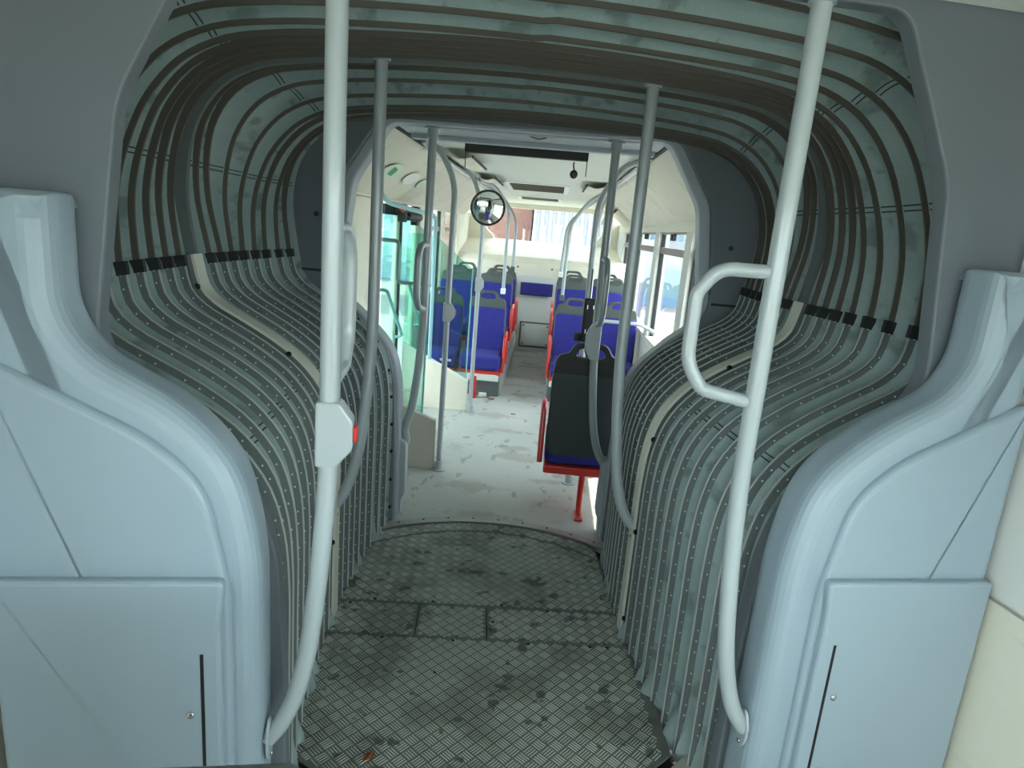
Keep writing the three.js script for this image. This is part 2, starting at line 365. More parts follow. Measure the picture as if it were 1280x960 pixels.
// moulded covers on either side of the passage, front half
for (const s of [-1, 1]) {
  const pod = thing('moulded_cover', s < 0 ? 'pale blue grey moulded cover beside the pole with the stop button' : 'pale blue grey moulded cover beside the pole with the loop handle alone', 'cover', [s * 0.95 * Math.cos(FA) + 1.0 * Math.sin(FA), 0, -s * 0.95 * Math.sin(FA) + 1.0 * Math.cos(FA)], FA);
  const L = (x) => s * x - s * 0.95;
  const ex = s < 0 ? 0.628 : 0.60;
  const out = [[ex, 0], [ex, 0.55], [ex + 0.002, 0.88, 0.15], [ex + 0.045, 1.075, 0.12], [0.775, 1.195, 0.12], [0.95, 1.295, 0.08], [1.0, 1.38, 0.05], [1.0, 1.6], [1.15, 1.6], [1.15, 0]].map(([x, y, k]) => [L(x), y, k ?? 0.01]);
  part('body', extrude(roundedShape(out, 0.02), 0.15, 0.05, 6, 14).translate(0, 0, -0.06), mat.pod, pod);
  const inr = [[0.685, 0.03], [0.685, 0.80, 0.05], [0.73, 1.04, 0.10], [0.83, 1.14, 0.1], [1.14, 1.30, 0.03], [1.14, 0.03]].map(([x, y, k]) => [L(x), y, k ?? 0.01]);
  part('face_panel', extrude(roundedShape(inr, 0.02), 0.05, 0.016, 4, 12).translate(0, 0, 0.06), mat.pod, pod);
  const lo = [[0.70, 0.04], [0.70, 0.74, 0.02], [0.69, 0.84, 0.02], [1.14, 0.84], [1.14, 0.04]].map(([x, y, k]) => [L(x), y, k ?? 0.01]);
  part('lower_panel', extrude(roundedShape(lo, 0.02), 0.03, 0.010, 3, 8).translate(0, 0, 0.102), mat.pod, pod);
  part('panel_gap', between(L(0.735), L(0.742), 0.04, 0.67, 0.129, 0.1335, 0.0005), mat.black, pod);
  for (const y of [0.12, 0.30, 0.52]) part('screw', new THREE.SphereGeometry(0.009, 12, 8).scale(1, 1, 0.5).translate(L(0.765), y, 0.133), mat.screw, pod);
}

// ================================================================ floor of the joint: tread plate turntable
const turn = thing('turntable_floor', 'worn grey tread plate turntable floor in the joint', 'floor plate', [0, 0, 0], MA, undefined, 'structure');
function bar(len, quarter) {                         // one raised bar, flattened and pointed
  const g = new THREE.CylinderGeometry(1, 1, 1, 6, 1); g.rotateZ(Math.PI / 2); g.scale(len, 0.0017, 0.0019);
  return g.rotateY(quarter);
}
const BAR = 0.0355, barGeo = [Math.PI / 4, -Math.PI / 4].map((q) => [bar(BAR, q), bar(BAR * 0.5, q)]);
function plate(name, sh, inside, y = 0, label) {
  const g = extrude(sh, 0.008, 0.0012, 1, 24); g.rotateX(-Math.PI / 2).translate(0, y - 0.008, 0);
  const pl = part(name, g, mat.plate, turn, undefined, label), list = [], pitch = 0.029;
  for (let i = -36; i <= 36; i++) for (let j = -36; j <= 36; j++) {
    const x = i * pitch, z = j * pitch;
    if ((i + j) & 1) continue;
    const q = i & 1 ? -Math.PI / 4 : Math.PI / 4, dx = Math.cos(q), dz = -Math.sin(q);     // along the bar
    for (let k = -1.5; k <= 1.5; k++) {                                                   // four bars to a group
      const bx = x - dz * k * 0.0092, bz = z + dx * k * 0.0092, ok = (t) => inside(bx + dx * t, bz + dz * t);
      const put = (g, t) => list.push(g.clone().translate(bx + dx * t, y + 0.0004, bz + dz * t));
      const [full, half] = barGeo[i & 1];
      if (ok(-BAR / 2) && ok(BAR / 2)) put(full, 0);
      else if (ok(0) && ok(BAR / 2)) put(half, BAR / 4);
      else if (ok(0) && ok(-BAR / 2)) put(half, -BAR / 4);
    }
  }
  const tb = merge(list), ps = tb.attributes.position, tuv = tb.attributes.uv;
  for (let k = 0; k < ps.count; k++) tuv.setXY(k, ps.getX(k), -ps.getZ(k));
  part('tread_bars', tb, mat.tread, pl, 'stuff');
  return pl;
}
const SX = 0.575;
{
  const arc = (R, a0, a1, n = 30) => Array.from({ length: n + 1 }, (_, i) => { const a = lerp(a0, a1, i / n); return [R * Math.cos(a), R * Math.sin(a)]; });
  // rear half: inner segment and outer ring, (x, -z) plane
  const Ri = 0.835, Ro = 0.94, cut = 0.112, wx = 0.605;
  const aI = Math.asin(0), segStart = Math.acos(wx / Ri), ringStart = Math.acos(wx / Ro);
  const rearInner = [[wx, cut], ...arc(Ri, segStart, Math.PI - segStart), [-wx, cut]];
  plate('rear_plate', shape(rearInner), (x, z) => -z > cut + 0.004 && Math.abs(x) < wx - 0.005 && Math.hypot(x, z) < Ri - 0.004);
  const ring = [...arc(Ro, ringStart, Math.PI - ringStart), ...arc(Ri + 0.004, Math.PI - segStart, segStart)];
  plate('edge_plate', shape(ring), (x, z) => z < 0 && Math.abs(x) < wx - 0.005 && Math.hypot(x, z) < Ro - 0.006 && Math.hypot(x, z) > Ri + 0.008);
  for (const [x0, x1] of [[-0.605, -0.256], [-0.253, 0.033], [0.036, 0.605]])
    plate('strip_plate', shape([[x0, -0.122], [x1, -0.122], [x1, cut - 0.003], [x0, cut - 0.003]]), (x, z) => x > x0 + 0.004 && x < x1 - 0.004 && z > -cut + 0.006 && z < 0.122 - 0.003);
  const Rf = 0.93, fStart = Math.acos(0.63 / Rf);
  const front = [[-0.605, -0.125], [-0.64, -0.45], ...arc(Rf, Math.PI + fStart, 2 * Math.PI - fStart), [0.64, -0.45], [0.605, -0.125]];
  plate('front_plate', shape(front), (x, z) => z > 0.125 + 0.004 && Math.abs(x) < 0.60 && Math.hypot(x, z) < Rf - 0.01);
  for (const [x, z] of [[-0.55, -0.09], [-0.45, -0.13], [-0.2, -0.13], [0.1, -0.13], [0.2, 0.14], [0.45, 0.14], [-0.1, 0.14], [-0.38, 0.14], [0.06, 0.0], [0.3, -0.1], [0.52, 0.14]])
    part('countersunk_screw', cyl(0.007, 0.003, x, 0.001, z, 'y', 12), mat.bolt, turn);
}
part('underfloor_pan', new THREE.CylinderGeometry(1.15, 1.15, 0.02, 48).translate(0, -0.06, 0), mat.under, turn);
// silver threshold arc on the rear floor
{
  const arcPts = (R, n = 40) => Array.from({ length: n + 1 }, (_, i) => { const a = lerp(0.62, Math.PI - 0.62, i / n); return [R * Math.cos(a), R * Math.sin(a)]; }).filter(([x]) => Math.abs(x) < 0.57 + 0.2);
  const th = thing('threshold_strip', 'curved dull metal threshold strip around the rear edge of tread plate', 'threshold', [0, 0, 0], 0, undefined, 'structure');
  const o = arcPts(1.005), i2 = arcPts(0.95);
  const g = extrude(shape([...o, ...i2.reverse()]), 0.014, 0.004, 2).rotateX(-Math.PI / 2);
  part('strip', g.translate(0, -0.004, 0), mat.threshold, th);
  for (let k = 0; k < 9; k++) { const a = lerp(1.0, Math.PI - 1.0, k / 8); part('screw', cyl(0.006, 0.003, 0.98 * Math.cos(a), 0.011, -0.98 * Math.sin(a), 'y', 10), mat.bolt, th); }
}

// ================================================================ REAR HALF: shell
const ZR0 = -0.9, ZR1 = -7.7, WX = 1.12;
function floorPiece(name, sh, y, m) { const g = extrude(sh, 0.05, 0.001, 1, 40).rotateX(-Math.PI / 2).translate(0, y - 0.05, 0); return part(name, g, m, null, 'structure'); }
{
  const a = Array.from({ length: 41 }, (_, i) => { const t = lerp(0.55, Math.PI - 0.55, i / 40); return [1.0 * Math.cos(t), 1.0 * Math.sin(t)]; });
  tag(floorPiece('floor', shape([[1.24, 0.52], ...a, [-1.24, 0.52], [-1.24, 6.6], [1.24, 6.6]]), 0.0, mat.vinyl), 'scuffed pale grey vinyl floor of the seating area', 'floor');
}
function wallThing(name, label) { return thing(name, label, 'wall', [0, 0, 0], 0, undefined, 'structure'); }
const WIN_TOP = 1.69, SILL = 0.74;
// right wall: dado, pillars, header
const wr = wallThing('wall_right', 'cream side wall with pale window posts along the seats');
part('dado', between(WX, WX + 0.08, -0.05, SILL, ZR0, ZR1), mat.cream, wr);
part('header', between(WX - 0.02, WX + 0.08, WIN_TOP, 1.80, ZR0, ZR1), mat.cream, wr);
const rightPosts = [[-0.9, -1.05], [-2.26, -2.46], [-3.74, -3.94], [-5.42, -5.62], [-6.75, -7.7]];
for (const [z0, z1] of rightPosts) part('post', between(WX - 0.015, WX + 0.08, SILL - 0.02, WIN_TOP + 0.02, z0, z1, 0.012), mat.winFrame, wr);
for (let i = 0; i < rightPosts.length - 1; i++) {
  const z0 = rightPosts[i][1], z1 = rightPosts[i + 1][0];
  const w = thing('window_' + (i + 1), 'side window with hinged top vent, ' + ['next to the bellows frame', 'beside the dark backed seat', 'beside the front row of blue seats', 'beside the rearmost blue seats'][i], 'window', [WX + 0.04, SILL, (z0 + z1) / 2], 0, undefined, 'structure');
  const L = Math.abs(z1 - z0), H = WIN_TOP - SILL;
  part('transom', between(-0.02, 0.02, 0.76, 0.82, -L / 2, L / 2, 0.006), mat.transom, w);
  part('pane', between(-0.003, 0.003, 0.0, 0.77, -L / 2, L / 2, 0.001), mat.glass, w);
  part('vent_pane', between(-0.003, 0.003, 0.82, H, -L / 2, L / 2, 0.001), mat.glass, w);
  for (const e of [-1, 1]) part('gasket', between(-0.02, 0.012, 0.0, H, e * (L / 2 - 0.02), e * L / 2, 0.003), mat.rubber, w);
  part('gasket', between(-0.02, 0.012, H - 0.018, H, -L / 2, L / 2, 0.003), mat.transom, w);
  part('vent_catch', between(-0.05, -0.01, H - 0.07, H - 0.015, -0.04, 0.04, 0.008), mat.rubber, w);
  const ltr = part('inner_sill', between(-0.06, 0.0, -0.03, 0.0, -L / 2, L / 2, 0.006), mat.winFrame, w);
}
// left wall: pillar, door bay, posts, windows
const wl = wallThing('wall_left', 'cream side wall with door bay behind the tinted glass screens');
part('dado', between(-WX, -WX - 0.08, -0.05, SILL, -3.98, ZR1), mat.cream, wl);
part('pillar', between(-WX + 0.01, -WX - 0.08, -0.05, 1.74, ZR0, -2.40, 0.012), mat.cream, wl);
part('header', between(-WX + 0.02, -WX - 0.08, 1.74, 1.80, ZR0, ZR1), mat.cream, wl);
part('pillar_seam', between(-WX + 0.006, -WX + 0.014, 0.1, 1.74, -1.42, -1.43, 0.001), mat.rubber, wl);
const leftPosts = [[-3.94, -4.10], [-5.2, -5.34], [-6.4, -7.7]];
for (const [z0, z1] of leftPosts) part('post', between(-WX + 0.015, -WX - 0.08, -0.03, 1.75, z0, z1, 0.012), mat.cream, wl);
for (let i = 0; i < 2; i++) {
  const z0 = leftPosts[i][1], z1 = leftPosts[i + 1][0], L = Math.abs(z1 - z0), H = 1.74 - SILL;
  const w = thing('window_' + (5 + i), i ? 'side window behind the second row of seats on the door side' : 'side window beside the front seats on the door side', 'window', [-WX - 0.04, SILL, (z0 + z1) / 2], 0, undefined, 'structure');
  part('transom', between(-0.02, 0.02, 0.78, 0.83, -L / 2, L / 2, 0.006), mat.transom, w);
  part('pane', between(-0.003, 0.003, 0, 0.79, -L / 2, L / 2, 0.001), mat.glass, w);
  part('vent_pane', between(-0.003, 0.003, 0.83, H, -L / 2, L / 2, 0.001), mat.glass, w);
  for (const e of [-1, 1]) part('gasket', between(-0.012, 0.02, 0, H, e * (L / 2 - 0.02), e * L / 2, 0.003), mat.rubber, w);
}
// two-leaf door
const doorMid = -3.18;
for (let i = 0; i < 2; i++) {
  const z0 = i ? doorMid - 0.01 : -2.41, z1 = i ? -3.93 : doorMid + 0.01, zc = (z0 + z1) / 2, L = Math.abs(z1 - z0);
  const d = thing('door_' + (i + 1), i ? 'glazed folding door leaf next to the side window' : 'glazed folding door leaf next to the cream pillar', 'door', [-WX - 0.03, 0, zc], 0, undefined, 'structure');
  part('stile', between(-0.02, 0.02, 0.02, 1.72, -L / 2, -L / 2 + 0.09, 0.01), mat.cream, d);
  part('stile', between(-0.02, 0.02, 0.02, 1.72, L / 2 - 0.09, L / 2, 0.01), mat.cream, d);
  part('rail', between(-0.018, 0.018, 0.02, 0.20, -L / 2 + 0.08, L / 2 - 0.08, 0.008), mat.cream, d);
  part('rail', between(-0.018, 0.018, 1.64, 1.72, -L / 2 + 0.08, L / 2 - 0.08, 0.008), mat.black, d);
  part('pane', between(-0.003, 0.003, 0.19, 1.65, -L / 2 + 0.08, L / 2 - 0.08, 0.001), mat.glass, d);
  part('rubber_edge', between(-0.03, 0.03, 0.02, 1.72, (i ? L / 2 - 0.02 : -L / 2 - 0.01), (i ? L / 2 + 0.01 : -L / 2 + 0.02), 0.006), mat.rubber, d);
  part('grab_bar', pipe([[0.03, 0.62, -L / 2 + 0.06], [0.09, 0.64, -L / 2 + 0.06], [0.09, 1.08, L / 2 - 0.10], [0.03, 1.08, L / 2 - 0.08]], 0.014, 0.06), mat.blueRail, d);
}
{
  const m = thing('door_mechanism', 'dark uncovered door linkage above the folding door', 'mechanism', [-1.06, 1.62, -3.15]);
  part('arm', rbox(0.05, 0.05, 0.75, 0, 0.06, 0, 0.01), mat.black, m);
  part('cylinder', cyl(0.035, 0.5, 0.02, 0.02, -0.1, 'z', 18), mat.black, m);
  part('bracket', rbox(0.06, 0.14, 0.10, 0, 0.04, 0.22, 0.01), mat.black, m);
  part('bracket', rbox(0.06, 0.16, 0.12, 0, 0.03, -0.28, 0.01), mat.black, m);
  part('valve', rbox(0.04, 0.05, 0.05, 0.03, 0.08, 0.36, 0.008), mat.red, m);
}
// ceiling, coves
const CE = [[-4.2, 2.085], [-7.7, 2.0]];
const ceil = thing('ceiling', 'pale flat ceiling of the seating area', 'ceiling', [0, 0, 0], 0, undefined, 'structure');
{
  const s = shape([[1.0, 2.10], [4.2, 2.088], [7.75, 1.985], [7.75, 2.2], [1.0, 2.2]]);
  const g = extrude(s, 2.46, 0.001, 1).rotateY(Math.PI / 2).translate(-1.23, 0, 0);
  part('ceiling_panel', g, mat.ceiling, ceil);
  const fr = part('header_strip', between(-0.70, 0.70, 2.066, 2.11, -0.98, -1.30, 0.004), mat.trim, ceil);
  part('header_lip', between(-0.66, 0.66, 2.040, 2.09, -1.28, -1.34, 0.01), mat.trim, ceil);
  part('badge', tube([[0.0, 2.064, -1.06], [0.04, 2.06, -1.10], [0.08, 2.064, -1.06]], 0.004, 16, 8), mat.frameDark, ceil);
}
function cove(s) {
  const c = thing(s < 0 ? 'trim_1' : 'trim_2', s < 0 ? 'slanted cream cove above the door with green stickers' : 'slanted cream cove above the side windows', 'cove', [0, 0, 0], 0, undefined, 'structure');
  const zs = [-0.98, -2.95, -4.3, -5.6, -6.9];
  for (let k = 0; k < zs.length - 1; k++) {
    const sh = new THREE.Shape(); sh.moveTo(s * 1.14, 1.755);
    sh.lineTo(s * 1.10, 1.755); sh.quadraticCurveTo(s * 0.95, 1.895, s * 0.695, 2.075); sh.lineTo(s * 0.70, 2.12); sh.lineTo(s * 1.20, 2.12); sh.lineTo(s * 1.20, 1.755); sh.closePath();
    const g = extrude(sh, Math.abs(zs[k + 1] - zs[k]) - 0.006, 0.004, 1, 16).translate(0, 0, zs[k + 1] + 0.003);
    part('cove_panel', g, mat.cream, c);
  }
  part('cove_edge', between(s * 0.672, s * 0.694, 2.055, 2.10, -0.98, -6.9, 0.004), mat.rubber, c);
  return c;
}
const cL = cove(-1), cR = cove(1);
// oval stickers on the left cove: a quad patch that follows the slant
const coveAt = (s, t) => { const a = [1.10, 1.755], b = [0.95, 1.895], d = [0.695, 2.075]; const q = (i) => (1 - t) * (1 - t) * a[i] + 2 * t * (1 - t) * b[i] + t * t * d[i]; return [s * q(0), q(1)]; };
function onCove(s, z, t, w, h, m, name, label) {
  const [x0, y0] = coveAt(s, t - 0.02), [x1, y1] = coveAt(s, t + 0.02), [x, y] = coveAt(s, t), a = Math.atan2(y1 - y0, x1 - x0);
  const sh = new THREE.Shape(); sh.absellipse(0, 0, h / 2, w / 2, 0, Math.PI * 2);
  const g = extrude(sh, 0.003, 0.0008, 1, 20);          // local x along the slant, y along z
  const o = part(name, g, m, null); o.rotation.set(0, 0, 0);
  const ex = V(Math.cos(a), Math.sin(a), 0), ey = V(0, 0, -1), ez = ex.clone().cross(ey);
  if (ez.y > 0) { ey.negate(); ez.negate(); }
  o.setRotationFromMatrix(new THREE.Matrix4().makeBasis(ex, ey, ez)); o.position.set(x, y, z).addScaledVector(ez, 0.010);
  return tag(o, label, 'sticker');
}
onCove(-1, -1.93, 0.52, 0.40, 0.15, mat.sticker, 'oval_sticker', 'oval pale green sticker with darker mark on the slanted cove').add((() => { const q = new THREE.Mesh(extrude(roundedShape([[-0.04, -0.07], [0.03, -0.05], [0.045, 0.08], [-0.03, 0.06]], 0.02), 0.002, 0.0005), mat.green); q.name = 'printed_mark'; q.position.z = 0.002; return q; })());
onCove(-1, -2.50, 0.52, 0.36, 0.13, mat.white, 'oval_sticker', 'oval white sticker between the two green stickers on the cove');
onCove(-1, -2.99, 0.50, 0.34, 0.12, mat.sticker, 'oval_sticker', 'small pale green oval sticker farther along the cove');
{ // slot vents at the foot of the left cove
  for (const z of [-1.75, -2.35]) {
    const v = thing('slot_vent', z > -2 ? 'narrow dark slot vent at the foot of the cove above cream pillar' : 'narrow slot vent at the foot of the cove above door', 'vent', [-1.095, 1.775, z]);
    part('slot', rbox(0.012, 0.014, 0.16, 0, 0, 0, 0.003), mat.black, v); part('slot', rbox(0.012, 0.010, 0.16, 0.012, 0.018, 0, 0.003), mat.rubber, v);
  }
}
// rear bulkhead, shelf and window
const wb = wallThing('wall_back', 'pale rear bulkhead with blue pad and bolted hatch');
part('bulkhead', between(-1.12, 1.12, -0.02, 1.02, -6.5, -6.56), mat.whitePanel, wb);
{
  const s = shape([[6.5, 1.02], [6.5, 1.18], [6.6, 1.26], [7.35, 1.40], [7.55, 1.46], [7.7, 1.46], [7.7, 1.0]]);
  part('shelf', extrude(s, 2.3, 0.004, 2).rotateY(Math.PI / 2).translate(-1.15, 0, 0), mat.cream, wb);
  for (const sd of [-1, 1]) part('corner', extrude(roundedShape([[sd * 1.15, 1.40], [sd * 0.74, 1.40, 0.12], [sd * 0.72, 1.50, 0.05], [sd * 0.86, 1.60, 0.08], [sd * 0.90, 2.1], [sd * 1.15, 2.1]], 0.01), 0.1, 0.01, 2, 10).translate(0, 0, -7.66), mat.cream, wb);
  part('window_header', between(-1.12, 1.12, 1.92, 2.1, -7.56, -7.66), mat.cream, wb);
  for (const x of [-0.28, 0.18]) part('plug', cyl(0.014, 0.01, x, 1.13, -6.497, 'z', 12), mat.grille, wb);
  part('pillar_strip', between(-0.36, -0.30, 0.02, 1.0, -6.46, -6.5, 0.01), mat.winFrame, wb);
}
{
  const w = thing('window_7', 'wide rear window above the cream shelf', 'window', [0, 1.44, -7.62], 0, undefined, 'structure');
  part('pane', between(-1.1, 1.1, 0, 0.5, -0.004, 0.004, 0.001), mat.glass, w);
}
{
  const p = thing('wall_pad', 'blue padded cushion mounted high on the rear bulkhead', 'pad', [0, 0.77, -6.5]);
  part('cushion', rbox(0.41, 0.165, 0.05, -0.005, 0.082, 0.028, 0.015, 3), mat.moquette, p);
  part('side_edge', rbox(0.02, 0.168, 0.045, -0.212, 0.082, 0.024, 0.006), mat.shell, p);
  part('side_edge', rbox(0.02, 0.168, 0.045, 0.204, 0.082, 0.024, 0.006), mat.shell, p);
  const h = thing('access_hatch', 'square bolted hatch low on the rear bulkhead', 'hatch', [0.025, 0.055, -6.5]);
  for (const [a, b, c, d] of [[-0.215, 0.215, 0.33, 0.35], [-0.215, 0.215, 0, 0.02], [-0.215, -0.195, 0, 0.35], [0.195, 0.215, 0, 0.35]]) part('rim', between(a, b, c, d, 0.0, 0.012, 0.003), mat.grille, h);
  part('door_panel', between(-0.19, 0.19, 0.025, 0.325, 0.0, 0.016, 0.005), mat.whitePanel, h);
  for (const x of [-0.165, 0.165]) for (const y of [0.05, 0.30]) part('bolt_head', cyl(0.013, 0.008, x, y, 0.018, 'z', 12), mat.grille, h);
}
// ================================================================ podiums and seats
for (const s of [-1, 1]) {
  const p = thing('seat_podium', s < 0 ? 'stepped grey seat podium on the door side' : 'stepped grey seat podium on the window side', 'podium', [0, 0, 0], 0, undefined, 'structure');
  part('front_step', between(s * 0.24, s * 1.12, 0, 0.15, -3.80, -4.75, 0.006), mat.podium, p);
  part('edge_strip', extrude(roundedShape([[s * 0.245, 0.155], [s * 0.245, 0.20], [s * 0.27, 0.215], [s * 1.12, 0.215], [s * 1.12, 0.155]], 0.008), 0.20, 0.004).translate(0, 0, -3.97), mat.winFrame, p);
  part('aisle_side', between(s * 0.225, s * 0.242, 0, 0.22, -3.84, -6.5, 0.004), mat.podiumSide, p);
  part('rear_step', between(s * 0.245, s * 1.12, 0, 0.38, -4.72, -6.48, 0.006), mat.podiumSide, p);
}
function seatParts(t, dark, armSide) {
  const W = 0.40, back = new THREE.Group(); back.name = 'backrest'; t.add(back); back.position.set(0, 0.12, -0.20); back.rotation.x = -0.07;
  const sh = roundedShape([[-0.185, 0, 0.05], [-0.20, 0.10, 0.05], [-0.198, 0.48, 0.05], [-0.17, 0.585, 0.05], [0.17, 0.585, 0.05], [0.198, 0.48, 0.05], [0.20, 0.10, 0.05], [0.185, 0, 0.05]], 0.05);
  const shell = part('back_shell', extrude(sh, 0.035, 0.012, 3, 8).translate(0, 0, -0.035), dark ? mat.shell : mat.shellGrey, back);
  const cap = roundedShape([[-0.199, 0.485, 0.01], [-0.175, 0.592, 0.045], [-0.12, 0.60, 0.02], [-0.085, 0.665, 0.05], [0.085, 0.665, 0.05], [0.12, 0.60, 0.02], [0.175, 0.592, 0.045], [0.199, 0.485, 0.01]], 0.02);
  const hole = roundedShape([[-0.085, 0.592, 0.03], [-0.06, 0.638, 0.03], [0.06, 0.638, 0.03], [0.085, 0.592, 0.03], [0.0, 0.575, 0.06]], 0.03);
  cap.holes.push(new THREE.Path(hole.getPoints(8).reverse()));
  part('top_handle', extrude(cap, 0.046, 0.010, 3, 8).translate(0, 0, -0.040), dark ? mat.shellTop : mat.shellGrey, back, undefined, 'dark moulded grab handle along the top');
  const pad = roundedShape([[-0.188, 0.03, 0.03], [-0.19, 0.50, 0.04], [0.19, 0.50, 0.04], [0.188, 0.03, 0.03]], 0.03);
  part('back_cushion', extrude(pad, 0.05, 0.018, 4, 8).translate(0, 0, -0.004), mat.moquette, back);
  part('seat_cushion', rbox(0.395, 0.15, 0.43, 0, 0.125, 0.01, 0.04, 4), mat.moquette, t);
  part('seat_frame', between(-0.20, 0.20, 0.0, 0.05, -0.22, 0.20, 0.01), mat.red, t, undefined, 'red painted steel frame');
  if (armSide) {
    const a = part('armrest', pipe([[armSide * 0.225, 0.03, 0.16], [armSide * 0.225, 0.36, 0.10], [armSide * 0.225, 0.40, -0.16], [armSide * 0.225, 0.06, -0.20]], 0.016, 0.06, 10), mat.red, t, undefined, 'red tubular side guard');
    part('armrest_plate', rbox(0.012, 0.20, 0.22, armSide * 0.222, 0.16, -0.03, 0.005), mat.red, t);
  }
}
function seat(label, x, y, z, armSide, turnY = 0, dark = false, group) {
  const t = thing('passenger_seat', label, 'seat', [x, y, z], turnY, group); seatParts(t, dark, armSide); return t;
}
seat('blue upholstered aisle seat, front row on the door side, red side guard', -0.445, 0.20, -4.0, 1);
seat('blue upholstered seat behind the tinted glass, front row on the door side', -0.885, 0.20, -4.0, 0);
seat('blue upholstered aisle seat in second row on the door side', -0.445, 0.385, -4.85, 1);
seat('blue upholstered inner seat in second row on the door side', -0.885, 0.385, -4.85, 0);
seat('blue upholstered aisle seat in last row on the door side', -0.445, 0.385, -5.62, 1);
seat('blue upholstered inner seat in last row on the door side', -0.885, 0.385, -5.62, 0);
seat('blue upholstered aisle seat, front row on the window side, red side guard', 0.445, 0.20, -4.0, -1);
seat('blue upholstered seat beside the window behind the horizontal grey rail', 0.885, 0.20, -4.0, 0);
seat('blue upholstered aisle seat in second row on the window side', 0.445, 0.385, -4.85, -1);
seat('blue upholstered seat beside the window in second row', 0.885, 0.385, -4.85, 0);
seat('blue upholstered aisle seat in last row on the window side', 0.445, 0.385, -5.62, -1);
seat('blue upholstered seat beside the window in last row', 0.885, 0.385, -5.62, 0);
{ // seat turned to the rear, dark shell towards us, on a red leg
  const t = thing('passenger_seat', 'dark shelled seat with its back to the joint, on a red leg', 'seat', [0.425, 0, -1.36], Math.PI);
  const g = new THREE.Group(); seatParts(g, true, 1);
  for (const c of [...g.children]) { c.position.y += 0.255; t.add(c); }
  part('leg', cyl(0.018, 0.26, -0.03, 0.13, -0.20, 'y', 16), mat.red, t, undefined, 'red tubular leg');
  part('foot_plate', rbox(0.05, 0.02, 0.13, -0.03, 0.010, -0.21, 0.008), mat.red, t);
  part('bolt_head', cyl(0.010, 0.012, -0.03, 0.024, -0.25, 'y', 10), mat.screw, t);
}

// ================================================================ poles
const PR = 0.0215;
function loopHandle(parent, dir, y0, y1, reach = 0.14, r = 0.0165, m = mat.pole) {
  const [a, b] = [dir[0] * reach, dir[1] * reach];
  return part('loop_handle', pipe([[0, y1, 0], [a * 0.75, y1, b * 0.75], [a, y1 - 0.06, b], [a, y0 + 0.07, b], [a * 0.75, y0 + 0.01, b * 0.75], [0, y0 - 0.01, 0]], r, 0.05, 12), m, parent, undefined, 'loop shaped hand grip');
}
function stopBox(parent, dir, y, h = 0.13, reach = 0.055, button = true, m = mat.pole) {   // dir: angle about y of the side that sticks out
  const g = new THREE.Group(); g.name = 'stop_button_box'; g.position.set(0, y, 0); g.rotation.y = dir; parent.add(g);
  const s = roundedShape([[-0.027, -h / 2], [0.016, -h / 2], [reach, -h * 0.22], [reach, h * 0.22], [0.024, h / 2], [-0.027, h / 2]], 0.008);
  part('housing', extrude(s, 0.052, 0.006, 2).translate(0, 0, -0.026), m, g);
  if (button) part('button', rbox(0.010, 0.036, 0.030, reach + 0.003, 0, 0, 0.004, 2), mat.redButton, g, undefined, 'red push button');
  return g;
}
function ceilingFlange(parent, y, m = mat.pole) {
  part('ceiling_flange', merge([cyl(0.042, 0.010, 0, y - 0.005, 0, 'y', 28), cyl(0.028, 0.05, 0, y - 0.03, 0, 'y', 24)]), m, parent);
}
function sidePole(label, [x, z], turnY, s, top, endY, m, wall) {    // s: side of the wall it bends to
  const t = thing('grab_pole', label, 'pole', [x, 0, z], turnY, undefined), e = endY;
  const pts = [[0, top, 0], [0, 1.7, 0], [0, 1.3, 0], [0, e + 0.72, 0], [s * 0.008, e + 0.55, 0], [s * 0.020, e + 0.40, 0], [s * 0.042, e + 0.22, 0], [s * 0.072, e + 0.10, 0], [s * Math.min(0.105, wall - 0.025), e + 0.032, 0], [s * wall, e, 0]];
  part('tube', tube(pts, PR, 90, 18), m, t);
  const f = new THREE.Shape(); f.absellipse(0, 0, 0.028, 0.055, 0, Math.PI * 2);
  part('wall_flange', extrude(f, 0.008, 0.002, 2, 20).rotateY(Math.PI / 2).translate(s * (wall - 0.004) - 0.004, e, 0), mat.trim, t);
  for (const q of [-1, 1]) part('screw', new THREE.SphereGeometry(0.007, 10, 8).scale(0.6, 1, 1).translate(s * (wall - 0.010), e + q * 0.038, 0.004), mat.screw, t);
  return t;
}
const frontAt = (x, z, a = FA) => [x * Math.cos(a) + z * Math.sin(a), -x * Math.sin(a) + z * Math.cos(a)];
